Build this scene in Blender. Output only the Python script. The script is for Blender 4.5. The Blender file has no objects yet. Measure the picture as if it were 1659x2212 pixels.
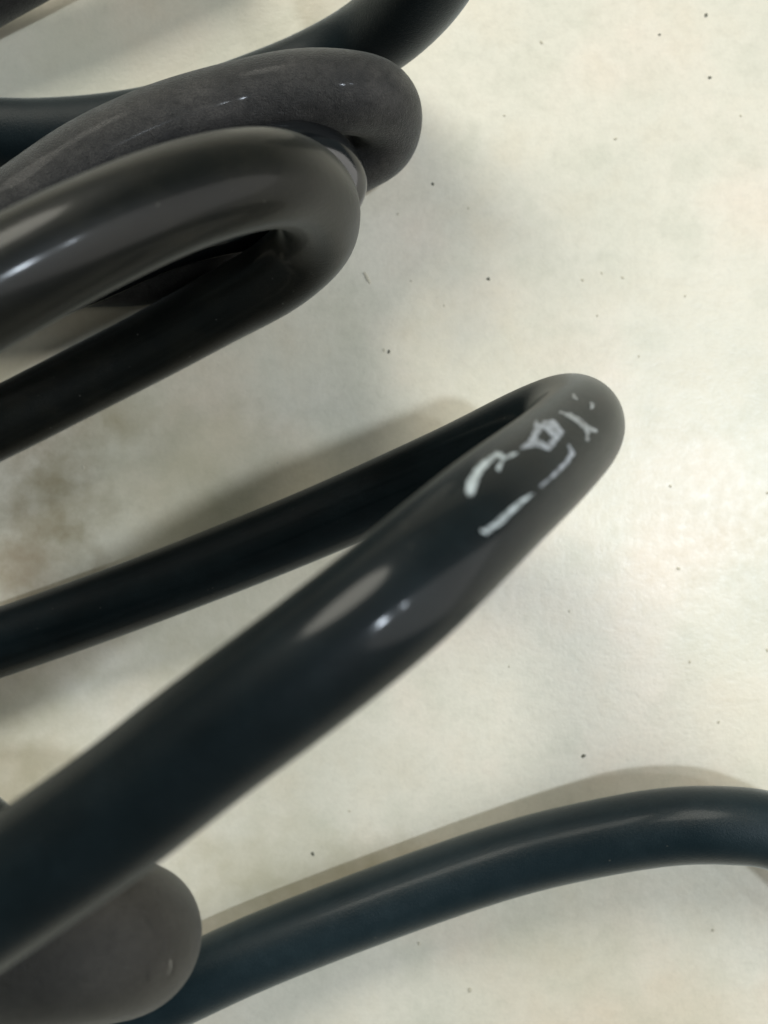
import bpy, bmesh, math, random
from mathutils import Vector, Matrix, noise
from mathutils.bvhtree import BVHTree
random.seed(4)
S = bpy.context.scene; C = S.collection

# ---------------- camera ----------------
H = 0.1067                    # lens height above the floor, metres
FP = 1900.0                   # focal length in units of a 1659-wide frame
cd = bpy.data.cameras.new('camera'); cam = bpy.data.objects.new('camera', cd); C.objects.link(cam)
cam.location = (0, 0, H); cd.sensor_fit = 'HORIZONTAL'; cd.sensor_width = 36; cd.lens = FP/1659*36
cd.clip_start = 0.002; cd.clip_end = 20
cd.dof.use_dof = True; cd.dof.focus_distance = 0.088; cd.dof.aperture_fstop = 31
S.camera = cam
S.render.resolution_x = 768; S.render.resolution_y = 1024
S.view_settings.view_transform = 'Standard'; S.view_settings.look = 'None'
S.view_settings.exposure = 0.04; S.view_settings.gamma = 1

# ---------------- room light ----------------
W = bpy.data.worlds.new('World'); S.world = W; W.use_nodes = True
W.node_tree.nodes['Background'].inputs[0].default_value = (0.80, 1.0, 1.0, 1)
W.node_tree.nodes['Background'].inputs[1].default_value = 0.125
def lamp(name, loc, tgt, size, power, col, sy=None):
    l = bpy.data.lights.new(name, 'AREA'); l.energy = power; l.color = col
    l.size = size
    l.shape = 'DISK'
    if sy: l.shape = 'ELLIPSE'; l.size_y = sy
    o = bpy.data.objects.new(name, l); C.objects.link(o); o.location = loc
    o.rotation_euler = (Vector(tgt)-Vector(loc)).to_track_quat('-Z', 'Y').to_euler(); return o
lamp('ceiling_lamp', (-0.32, 0.92, 0.80), (0, 0, 0), 0.62, 13.0, (1.0, 0.97, 0.85))
lamp('side_fill_light', (1.75, -0.30, 0.80), (0, 0, 0), 1.7, 33.0, (1.0, 0.97, 0.92), 3.4)  # unseen soft fill, added to brighten the floor from the right
lamp('spot_lamp', (0.235, -0.005, 0.55), (0, 0, 0), 0.030, 1.15, (0.80, 0.90, 1.0))
lamp('spot_lamp', (0.345, 0.045, 0.55), (0, 0, 0), 0.022, 0.32, (0.80, 0.90, 1.0))

# ---------------- helpers ----------------
def lift(z): return H-(0.137-z)*0.772 if z > 0.0039 else z
def wp(u, v, z):
    z = lift(z); k = (H-z)/FP; return Vector(((u-829.5)*k, -(v-1106)*k, z))
def tag(o, label=None, cat=None, group=None, kind=None):
    for k, x in (('label', label), ('category', cat), ('group', group), ('kind', kind)):
        if x: o[k] = x
    return o
def link(name, me, mat, parent=None):
    o = bpy.data.objects.new(name, me); C.objects.link(o)
    if mat: me.materials.append(mat)
    if parent: o.parent = parent
    return o
def nodes(name):
    m = bpy.data.materials.new(name); m.use_nodes = True; nt = m.node_tree
    return m, nt, nt.nodes['Principled BSDF']
def N(nt, t, **kw):
    n = nt.nodes.new(t)
    for k, v in kw.items():
        if k in n.inputs: n.inputs[k].default_value = v
        else: setattr(n, k, v)
    return n
def ramp(nt, src, stops):
    r = nt.nodes.new('ShaderNodeValToRGB'); e = r.color_ramp.elements
    while len(e) < len(stops): e.new(0.5)
    for k, (p, c) in enumerate(stops):
        e[k].position = p; e[k].color = (c if len(c) == 4 else (*c, 1)) if isinstance(c, tuple) else (c, c, c, 1)
    nt.links.new(src, r.inputs[0]); return r.outputs[0]
def rubber(name, base, dust, rough, rvar=0.08, bump=0.15, dustlo=0.5, coat=0.0, spec=0.5, pit=0.0, sheen=0.0, cr=.1, sc=0.0):
    m, nt, b = nodes(name); L = nt.links.new
    tc = N(nt, 'ShaderNodeTexCoord'); co = tc.outputs['Object']
    n1 = N(nt, 'ShaderNodeTexNoise', Scale=140.0, Detail=5.0, Roughness=0.6); L(co, n1.inputs[0])
    n2 = N(nt, 'ShaderNodeTexNoise', Scale=5500.0, Detail=3.0, Roughness=0.7); L(co, n2.inputs[0])
    n3 = N(nt, 'ShaderNodeTexNoise', Scale=420.0, Detail=4.0, Roughness=0.65); L(co, n3.inputs[0])
    mul = N(nt, 'ShaderNodeMath', operation='MULTIPLY'); L(ramp(nt, n1.outputs[0], [(dustlo-.12, 0.0), (dustlo+.25, 1.0)]), mul.inputs[0])
    L(ramp(nt, n3.outputs[0], [(.3, .25), (.7, 1.0)]), mul.inputs[1])
    mul2 = N(nt, 'ShaderNodeMath', operation='MULTIPLY'); L(mul.outputs[0], mul2.inputs[0]); L(ramp(nt, n2.outputs[0], [(.35, .3), (.65, 1.0)]), mul2.inputs[1])
    mx = N(nt, 'ShaderNodeMixRGB'); mx.inputs[1].default_value = (*base, 1); mx.inputs[2].default_value = (*dust, 1); L(mul2.outputs[0], mx.inputs[0])
    # tiny pale dust grains and, on worn skins, dark scuffed pores
    v = N(nt, 'ShaderNodeTexVoronoi', Scale=900.0); L(co, v.inputs[0])
    dm = N(nt, 'ShaderNodeMath', operation='MULTIPLY'); L(ramp(nt, v.outputs['Distance'], [(.05, 1.0), (.12, 0.0)]), dm.inputs[0]); L(ramp(nt, v.outputs['Color'], [(.72, 0.0), (.9, 1.0)]), dm.inputs[1])
    md = N(nt, 'ShaderNodeMixRGB'); L(dm.outputs[0], md.inputs[0]); L(mx.outputs[0], md.inputs[1]); md.inputs[2].default_value = (.07, .07, .062, 1); mx = md
    if sc:
        v2 = N(nt, 'ShaderNodeTexNoise', Scale=1500.0, Detail=4.0, Roughness=.7); L(co, v2.inputs[0])
        ms = N(nt, 'ShaderNodeMixRGB', blend_type='MULTIPLY'); ms.inputs[0].default_value = sc; L(mx.outputs[0], ms.inputs[1]); L(ramp(nt, v2.outputs[0], [(.38, .1), (.52, 1.0)]), ms.inputs[2]); mx = ms
    L(mx.outputs[0], b.inputs['Base Color'])
    L(ramp(nt, n1.outputs[0], [(.3, max(rough-rvar, .03)), (.7, rough+rvar)]), b.inputs['Roughness'])
    b.inputs['Specular IOR Level'].default_value = spec
    b.inputs['Coat Weight'].default_value = coat; b.inputs['Coat Roughness'].default_value = cr
    b.inputs['Sheen Weight'].default_value = sheen; b.inputs['Sheen Roughness'].default_value = .35; b.inputs['Sheen Tint'].default_value = (.85, .9, .85, 1)
    bp = N(nt, 'ShaderNodeBump', Strength=bump, Distance=0.00016); L(n2.outputs[0], bp.inputs['Height'])
    bp2 = N(nt, 'ShaderNodeBump', Strength=0.12, Distance=0.0004); L(n1.outputs[0], bp2.inputs['Height']); L(bp.outputs[0], bp2.inputs['Normal'])
    if pit:
        pv = N(nt, 'ShaderNodeTexNoise', Scale=2300.0, Detail=3.0, Roughness=0.6); L(co, pv.inputs[0])
        bp3 = N(nt, 'ShaderNodeBump', Strength=pit, Distance=.00012); L(ramp(nt, pv.outputs[0], [(.34, 0.0), (.46, 1.0)]), bp3.inputs['Height']); L(bp2.outputs[0], bp3.inputs['Normal']); bp2 = bp3
    L(bp2.outputs[0], b.inputs['Normal'])
    return m

gloss = rubber('glossy_black_rubber', (.0010, .0034, .0046), (.006, .012, .015), .46, .05, .3, .46, coat=.22, spec=.10, sheen=.16, cr=.12, pit=.08)
glossy_thick = rubber('polished_black_rubber', (.0030, .0038, .0034), (.014, .013, .009), .36, .05, .3, .48, coat=.18, spec=.13, sheen=.10, cr=.13, pit=.06)
slim_gloss = rubber('wet_looking_black_rubber', (.0040, .0050, .0060), (.010, .010, .010), .10, .03, .1, .6, coat=.5, spec=.4, cr=.03)
satin = rubber('satin_black_rubber', (.0012, .0050, .0068), (.008, .015, .018), .48, .06, .3, .42, spec=.18, sheen=.38, pit=.1)
matte = rubber('scuffed_matte_rubber', (.0085, .0090, .0100), (.060, .056, .052), .52, .06, .8, .35, coat=.05, spec=.25, pit=.30, sheen=.20, sc=.4)
greyed = rubber('dusty_grey_rubber', (.018, .0165, .0135), (.052, .048, .041), .50, .05, .8, .34, spec=.30, pit=.25, sheen=.08, sc=.15)
bluish = rubber('blue_black_rubber', (.0035, .0110, .0150), (.014, .026, .032), .44, .05, .3, .42, coat=.08, spec=.20, sheen=.45, cr=.16, pit=.08)

# ---------------- floor ----------------
def floor_mat():
    m, nt, b = nodes('cream_stone'); L = nt.links.new
    co = N(nt, 'ShaderNodeTexCoord').outputs['Object']
    def noi(sc, det, ro, off=0):
        mp = N(nt, 'ShaderNodeMapping'); mp.inputs['Location'].default_value = (off, off*.7, 0); L(co, mp.inputs[0])
        t = N(nt, 'ShaderNodeTexNoise', Scale=sc, Detail=det, Roughness=ro); L(mp.outputs[0], t.inputs[0]); return t.outputs[0]
    a = noi(42.0, 4.0, .5); c = noi(120.0, 5.0, .55, .3); w = noi(17.0, 3.0, .5, 1.7); g = noi(2200.0, 3.0, .7); h = noi(700.0, 4.0, .65, .9)
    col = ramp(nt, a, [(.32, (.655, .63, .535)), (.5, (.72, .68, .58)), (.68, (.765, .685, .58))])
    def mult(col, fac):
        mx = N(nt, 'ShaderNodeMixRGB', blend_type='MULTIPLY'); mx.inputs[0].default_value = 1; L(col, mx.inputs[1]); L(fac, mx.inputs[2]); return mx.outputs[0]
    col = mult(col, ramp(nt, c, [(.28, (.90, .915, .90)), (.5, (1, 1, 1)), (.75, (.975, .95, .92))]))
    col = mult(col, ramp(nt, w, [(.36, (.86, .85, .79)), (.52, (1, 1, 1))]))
    col = mult(col, ramp(nt, h, [(.3, .95), (.55, 1.0)]))
    col = mult(col, ramp(nt, g, [(.35, .955), (.6, 1.0)]))
    # brown stains, and shade painted into the stone colour, as soft ragged blotches
    for (x, y, rx, ry, c2, f) in STAINS_AND_SHADE:
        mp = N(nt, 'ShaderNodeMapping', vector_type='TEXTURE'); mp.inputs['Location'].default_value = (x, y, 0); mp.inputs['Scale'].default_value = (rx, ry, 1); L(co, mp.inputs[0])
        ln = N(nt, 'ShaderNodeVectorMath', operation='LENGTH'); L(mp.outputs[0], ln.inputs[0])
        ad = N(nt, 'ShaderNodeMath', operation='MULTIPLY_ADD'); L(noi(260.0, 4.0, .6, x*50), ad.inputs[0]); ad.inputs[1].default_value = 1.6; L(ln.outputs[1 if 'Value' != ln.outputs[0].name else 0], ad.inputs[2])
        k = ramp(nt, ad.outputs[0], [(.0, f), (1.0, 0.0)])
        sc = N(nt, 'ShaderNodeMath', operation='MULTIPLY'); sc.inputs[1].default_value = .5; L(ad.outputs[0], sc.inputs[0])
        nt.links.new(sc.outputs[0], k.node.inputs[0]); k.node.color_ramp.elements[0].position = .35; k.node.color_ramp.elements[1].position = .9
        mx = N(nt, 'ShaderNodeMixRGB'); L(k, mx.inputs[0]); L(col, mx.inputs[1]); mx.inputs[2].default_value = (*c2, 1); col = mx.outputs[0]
    L(col, b.inputs['Base Color'])
    L(ramp(nt, h, [(.3, .30), (.7, .46)]), b.inputs['Roughness'])
    bp = N(nt, 'ShaderNodeBump', Strength=.12, Distance=.00014); L(g, bp.inputs['Height'])
    b3 = N(nt, 'ShaderNodeBump', Strength=.13, Distance=.0004); L(h, b3.inputs['Height']); L(bp.outputs[0], b3.inputs['Normal'])
    b2 = N(nt, 'ShaderNodeBump', Strength=.10, Distance=.0012); L(a, b2.inputs['Height']); L(b3.outputs[0], b2.inputs['Normal'])
    L(b2.outputs[0], b.inputs['Normal'])
    return m
STAINS_AND_SHADE = []
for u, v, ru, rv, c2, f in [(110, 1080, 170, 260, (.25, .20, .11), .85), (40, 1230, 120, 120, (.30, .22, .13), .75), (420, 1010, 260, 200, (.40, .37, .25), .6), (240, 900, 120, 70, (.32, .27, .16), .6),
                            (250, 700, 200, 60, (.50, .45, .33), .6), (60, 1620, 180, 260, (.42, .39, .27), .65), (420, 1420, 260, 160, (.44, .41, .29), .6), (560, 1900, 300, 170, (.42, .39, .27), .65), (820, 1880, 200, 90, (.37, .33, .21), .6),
                            (1000, 720, 110, 170, (.56, .545, .49), .5), (150, 120, 300, 180, (.58, .56, .45), .45)]:  # the paler olive and grey blotches put shade into the floor colour
    p = wp(u, v, 0); STAINS_AND_SHADE.append((p.x, p.y, ru*H/FP, rv*H/FP, c2, f))
bm = bmesh.new(); bmesh.ops.create_grid(bm, x_segments=8, y_segments=8, size=2.0)
me = bpy.data.meshes.new('floor'); bm.to_mesh(me); bm.free()
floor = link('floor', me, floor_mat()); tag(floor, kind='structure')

sm, nt, b = nodes('dark_grit'); b.inputs['Base Color'].default_value = (.12, .12, .09, 1); b.inputs['Roughness'].default_value = .7
sl, nt, b = nodes('faint_grit'); b.inputs['Base Color'].default_value = (.48, .445, .35, 1); b.inputs['Roughness'].default_value = .7
def speck(u, v, r, mat, el=1.0, rz=0.0):
    bm = bmesh.new(); bmesh.ops.create_icosphere(bm, subdivisions=1, radius=1)
    for q in bm.verts: q.co *= 0.75 + random.random()*.5
    k = H/FP
    bmesh.ops.transform(bm, matrix=Matrix.Rotation(rz, 4, 'Z') @ Matrix.Diagonal((r*k*el*.8, r*k*.8, r*k*.3, 1)), verts=bm.verts)
    me = bpy.data.meshes.new('speck'); bm.to_mesh(me); bm.free()
    o = link('speck', me, mat, floor); o.location = wp(u, v, 0) + Vector((0, 0, r*k*.1))
for a in [(1525, 33, 5), (1533, 168, 4), (935, 398, 4), (1055, 603, 5), (840, 760, 4.5), (1260, 1633, 5.5), (675, 1844, 5), (1424, 75, 3.5)]:
    speck(*a, sm, 1.3, random.random()*3)
for a in [(1330, 300, 4), (860, 462, 3), (1012, 450, 3), (1170, 92, 4), (1258, 605, 3.5), (1300, 590, 3), (1345, 600, 3.5), (1290, 682, 3), (830, 757, 4), (888, 607, 3),
          (1015, 2138, 6), (1465, 1228, 4), (1448, 1050, 4), (1490, 1430, 4), (755, 1752, 3), (905, 2038, 4), (1552, 1560, 4), (1657, 1405, 4), (1658, 1065, 4), (1480, 640, 3),
          (1230, 1320, 3), (1100, 1440, 3), (1540, 2010, 4), (600, 1000, 3), (330, 1640, 3), (180, 1010, 4), (1600, 250, 3), (1090, 250, 3), (960, 660, 3), (1380, 770, 3)]:
    speck(*a, sl, 1.4, random.random()*3)
speck(793, 600, 5, sl, 4.2, math.radians(-62))

# ---------------- cables ----------------
def spline(P, n=14):
    Q = [P[0]*2-P[1]] + P + [P[-1]*2-P[-2]]; out = []
    for i in range(1, len(Q)-2):
        p0, p1, p2, p3 = Q[i-1:i+3]
        t0 = 0; t1 = max((p1-p0).length, 1e-9)**.5; t2 = t1+max((p2-p1).length, 1e-9)**.5; t3 = t2+max((p3-p2).length, 1e-9)**.5
        for j in range(n):
            t = t1+(t2-t1)*j/n
            A1 = (p0*(t1-t)+p1*(t-t0))/(t1-t0); A2 = (p1*(t2-t)+p2*(t-t1))/(t2-t1); A3 = (p2*(t3-t)+p3*(t-t2))/(t3-t2)
            B1 = (A1*(t2-t)+A2*(t-t0))/(t2-t0); B2 = (A2*(t3-t)+A3*(t-t1))/(t3-t1)
            out.append((B1*(t2-t)+B2*(t-t1))/(t2-t1))
    out.append(P[-1]); return out
def smooth(P, k):
    for _ in range(k):
        P = [P[0]] + [(P[i-1]+P[i]*2+P[i+1])/4 for i in range(1, len(P)-1)] + [P[-1]]
    return P
SEG = 56
def tube(pts, r, wob=0.006, sm=10):
    P = smooth(spline([wp(*p) for p in pts]), sm)
    T = [(P[min(i+1, len(P)-1)]-P[max(i-1, 0)]).normalized() for i in range(len(P))]
    n = T[0].orthogonal().normalized(); rings = []; V = []; F = []
    # rounded ends
    def caps(p, t, sgn): return [(p+t*sgn*r*math.sin(a), math.cos(a)) for a in (math.radians(x) for x in (25, 50, 70, 84))]
    seq = [(q, T[0], s) for q, s in reversed(caps(P[0], T[0], -1))] + [(P[i], T[i], 1.0) for i in range(len(P))] + [(q, T[-1], s) for q, s in caps(P[-1], T[-1], 1)]
    for q, t, s in seq:
        n = (n - t*n.dot(t)).normalized(); bno = t.cross(n)
        base = len(V)
        for k in range(SEG):
            a = 2*math.pi*k/SEG; d = n*math.cos(a)+bno*math.sin(a)
            w = 1+wob*noise.noise((q+d*r)*90)
            V.append(q+d*r*s*w)
        rings.append(base)
    for i in range(len(rings)-1):
        for k in range(SEG):
            a, c = rings[i], rings[i+1]; k2 = (k+1) % SEG
            F.append((a+k, a+k2, c+k2, c+k))
    F.append(tuple(reversed(range(SEG)))); F.append(tuple(range(rings[-1], rings[-1]+SEG)))
    return V, F
def cable(label, pts, r, mat, name='cable', cat='cable', **kw):
    V, F = tube(pts, r, **kw); base = V[0].copy()*0
    c = sum(V, Vector())/len(V); c.z = 0
    me = bpy.data.meshes.new(name); me.from_pydata([v-c for v in V], [], F); me.update()
    me.shade_smooth()
    o = link(name, me, mat); o.location = c
    o.rotation_euler = (0, 0, 0)
    tag(o, label, cat, 'black cables and hoses looped across the floor')
    return o, V, F
mm = .001
# back cable rising to the top edge
cable('smooth black cable curving up behind the matte loop to the top edge',
      [(-420, 260, 4*mm), (-200, 290, 4*mm), (0, 298, 4*mm), (100, 299, 4*mm), (250, 287, 4*mm), (400, 258, 4*mm), (550, 206, 4*mm), (680, 152, 4*mm), (790, 92, 8*mm), (885, 12, 17*mm), (950, -80, 25*mm), (990, -200, 32*mm), (980, -340, 36*mm)], 4.3*mm, satin)
# matte loop
cable('scuffed matte grey black cable loop with a dull dusty skin, lying between two smoother cables',
      [(-400, 760, 30*mm), (-200, 620, 30*mm), (-60, 525, 30*mm), (62, 447, 30*mm), (196, 353, 27*mm), (352, 277, 24*mm), (508, 228, 21*mm), (640, 200, 20*mm), (745, 200, 19*mm), (812, 216, 16*mm), (834, 252, 12*mm),
       (820, 305, 8*mm), (745, 352, 5*mm), (640, 430, 4*mm), (500, 510, 4*mm), (400, 560, 4*mm), (300, 584, 4*mm), (180, 588, 4*mm), (0, 600, 4*mm), (-250, 640, 4*mm)], 4.0*mm, matte, sm=6)
# slim glossy loop between
cable('slim glossy cable sliver tucked between the matte loop and the thick shiny loop',
      [(-300, 700, 40*mm), (0, 600, 40*mm), (200, 480, 36*mm), (400, 400, 30*mm), (560, 350, 24*mm), (650, 333, 20*mm), (705, 350, 17.5*mm), (729, 395, 15.5*mm), (700, 440, 14.2*mm), (620, 462, 14*mm), (500, 480, 14*mm), (350, 520, 14*mm), (200, 585, 14*mm), (0, 665, 14*mm), (-200, 750, 14*mm)], 3.2*mm, slim_gloss, sm=5)
# thick shiny loop
cable('shiny black cable loop with a polished skin, in front of the matte loop',
      [(-420, 840, 60*mm), (-200, 720, 59*mm), (0, 612, 57*mm), (200, 508, 54*mm), (400, 424, 49*mm), (560, 387, 43*mm), (645, 401, 36*mm), (688, 449, 28*mm), (678, 520, 20*mm),
       (600, 595, 14*mm), (480, 663, 8.5*mm), (340, 740, 5*mm), (200, 812, 4*mm), (0, 914, 4*mm), (-200, 1010, 4*mm), (-420, 1100, 4*mm)], 4.0*mm, glossy_thick, sm=8)
# big loop with marks
big, BV, BF = cable('long black cable loop with white worn marks near its bend, nearer strand wide and glossy',
      [(-450, 1530, 4*mm), (-200, 1452, 4*mm), (0, 1388, 4*mm), (250, 1300, 4.5*mm), (500, 1204, 6*mm), (700, 1122, 8*mm), (860, 1052, 11*mm), (1010, 985, 16*mm), (1150, 920, 23*mm), (1222, 897, 28*mm), (1250, 922, 38*mm),
       (1190, 988, 48*mm), (1078, 1083, 58*mm), (965, 1186, 64*mm), (850, 1290, 67.5*mm), (650, 1448, 69*mm), (437, 1606, 69*mm), (240, 1760, 69*mm), (0, 1925, 69*mm), (-150, 2025, 69*mm)], 4.0*mm, gloss, sm=22)
# bottom cable
cable('blue black cable sweeping from the bottom edge out past the right edge',
      [(-350, 2420, 4*mm), (-100, 2345, 4*mm), (100, 2265, 4*mm), (250, 2198, 4*mm), (400, 2128, 4*mm), (516, 2073, 4*mm), (658, 2014, 4*mm), (899, 1923, 4*mm), (1104, 1855, 5*mm), (1261, 1816, 7*mm), (1442, 1785, 10*mm), (1563, 1782, 12*mm), (1659, 1792, 13*mm), (1800, 1850, 14*mm), (1930, 1960, 14*mm)], 4.1*mm, bluish)
# near fat bend
bend, HV, HF = cable('thick dull grey hose with a rounded bend in the bottom left corner',
      [(-330, 2100, 50*mm), (-150, 2068, 52*mm), (0, 2052, 52*mm), (120, 2038, 52*mm), (210, 2028, 51*mm), (268, 2024, 48*mm), (285, 2030, 43*mm), (262, 2050, 37*mm), (180, 2070, 33*mm), (0, 2100, 30*mm), (-250, 2150, 28*mm)], 5.6*mm, greyed, name='hose', cat='hose', sm=5)
# top-left corner
cable('dark cable crossing the top left corner of the picture',
      [(-500, 260, 4*mm), (-300, 125, 4*mm), (-150, 42, 5*mm), (-37, -24, 6*mm), (70, -84, 7*mm), (220, -170, 8*mm), (420, -290, 9*mm)], 4.0*mm, matte)
# left edge sliver
cable('small dark cable end barely showing at the left edge above the wide glossy strand',
      [(-420, 1640, 40*mm), (-260, 1720, 42*mm), (-120, 1790, 43*mm), (-68, 1815, 43*mm)], 4.0*mm, satin)

# ---------------- worn white marks ----------------
def mark_mat(name, col, em=0):
    m, nt, b = nodes(name); L = nt.links.new
    co = N(nt, 'ShaderNodeTexCoord').outputs['Object']
    n = N(nt, 'ShaderNodeTexNoise', Scale=1500.0, Detail=3.0); L(co, n.inputs[0])
    L(ramp(nt, n.outputs[0], [(.3, tuple(x*.35 for x in col)), (.55, col)]), b.inputs['Base Color']); b.inputs['Roughness'].default_value = .4
    return m
white = mark_mat('worn_white_print', (.38, .43, .45)); dim = mark_mat('faded_grey_print', (.22, .24, .25))
lil = mark_mat('faded_lilac_print', (.25, .275, .31))
bvh = BVHTree.FromPolygons(BV, BF); bvh2 = BVHTree.FromPolygons(HV, HF); eye = Vector((0, 0, H))
def mark(strokes, mat, holes=(), host=None, s=.3307, ox=878, oy=768, name='worn_mark'):
    step = 1.6; host = host or big; tree = bvh if host is big else bvh2
    caps = [((ox+a*s, oy+b_*s, w*s/2), (ox+c*s, oy+d*s, w2*s/2)) for st in strokes for (a, b_, w), (c, d, w2) in zip(st[:-1], st[1:])]
    hl = [(ox+a*s, oy+b_*s, rx*s, ry*s) for a, b_, rx, ry in holes]
    def inside(u, v):
        uu = u+3.0*noise.noise((u*.16, v*.16, 3))+1.5*noise.noise((u*.5, v*.5, 1)); vv = v+3.0*noise.noise((u*.16, v*.16, 9))+1.5*noise.noise((u*.5, v*.5, 7))
        for x, y, rx, ry in hl:
            if ((uu-x)/rx)**2+((vv-y)/ry)**2 < 1: return False
        for (x0, y0, r0), (x1, y1, r1) in caps:
            dx, dy = x1-x0, y1-y0; t = max(0, min(1, ((uu-x0)*dx+(vv-y0)*dy)/(dx*dx+dy*dy)))
            if math.hypot(uu-x0-dx*t, vv-y0-dy*t) < (r0+(r1-r0)*t)*.86: return True
        return False
    us = [c[i][0] for c in caps for i in (0, 1)]; vs = [c[i][1] for c in caps for i in (0, 1)]
    u0, u1, v0, v1 = min(us)-14, max(us)+14, min(vs)-14, max(vs)+14
    V, F, idx = [], [], {}
    def vert(i, j):
        if (i, j) not in idx:
            d = (wp(u0+i*step, v0+j*step, 0)-eye).normalized(); h, n, _, _ = tree.ray_cast(eye, d)
            if h is None: return None
            if n.dot(d) > 0: n = -n
            idx[i, j] = len(V); V.append(h+n*.00003)
        return idx[i, j]
    for i in range(int((u1-u0)/step)):
        for j in range(int((v1-v0)/step)):
            if inside(u0+(i+.5)*step, v0+(j+.5)*step):
                f = [vert(i, j), vert(i, j+1), vert(i+1, j+1), vert(i+1, j)]
                if None not in f: F.append(f)
    me = bpy.data.meshes.new(name); me.from_pydata([v-host.location for v in V], [], F); me.update(); me.shade_smooth()
    o = link(name, me, mat, host); return o
o = mark([[(415, 890, 66), (430, 830, 76), (460, 770, 60), (505, 715, 50), (560, 670, 38), (600, 643, 34), (635, 672, 28), (700, 648, 26), (725, 640, 10)], [(625, 680, 26), (598, 745, 24)]], white)
tag(o, 'white hook shaped mark')
o = mark([[(755, 605, 22), (815, 572, 54), (848, 500, 40), (850, 445, 34)], [(850, 500, 44), (900, 445, 40), (960, 445, 48), (1005, 505, 46), (960, 560, 50), (920, 600, 50), (860, 572, 48), (815, 572, 40)], [(900, 450, 50), (950, 500, 60)]], lil, [(905, 540, 32, 22)])
tag(o, 'pale ring shaped mark')
o = mark([[(1000, 370, 14), (1060, 390, 36), (1130, 430, 46), (1180, 480, 50), (1235, 492, 30)], [(1180, 480, 30), (1180, 550, 20)]], dim); tag(o, 'faded grey crooked mark')
o = mark([[(1208, 318, 30), (1212, 345, 26)]], dim); o = mark([[(1092, 262, 26), (1110, 285, 18)]], dim)
o = mark([[(1060, 590, 18), (1082, 640, 38), (1040, 700, 32), (985, 760, 34), (930, 810, 16), (870, 860, 10)]], lil); tag(o, 'pale thin bent stroke')
o = mark([[(828, 902, 5), (770, 940, 30), (700, 1000, 40), (600, 1090, 44), (515, 1150, 36), (480, 1145, 8)]], white); tag(o, 'white straight stroke')

# fine creases in the skin of the near hose
crease = mark_mat('dark_crease', (.006, .006, .005)); pale = mark_mat('pale_scuff', (.12, .115, .10))
for st, mt in (([(780, 560, 5), (820, 600, 8), (830, 640, 9), (870, 665, 8), (900, 700, 9), (895, 760, 6)], crease), ([(945, 790, 5), (955, 830, 9), (940, 880, 9), (918, 912, 5)], crease),
               ([(812, 815, 5), (812, 870, 8), (805, 920, 5)], crease), ([(925, 800, 8), (928, 840, 14), (912, 880, 8)], pale)):
    mark([st], mt, host=bend, s=.3968, ox=0, oy=1756, name='crease' if mt is crease else 'scuff')
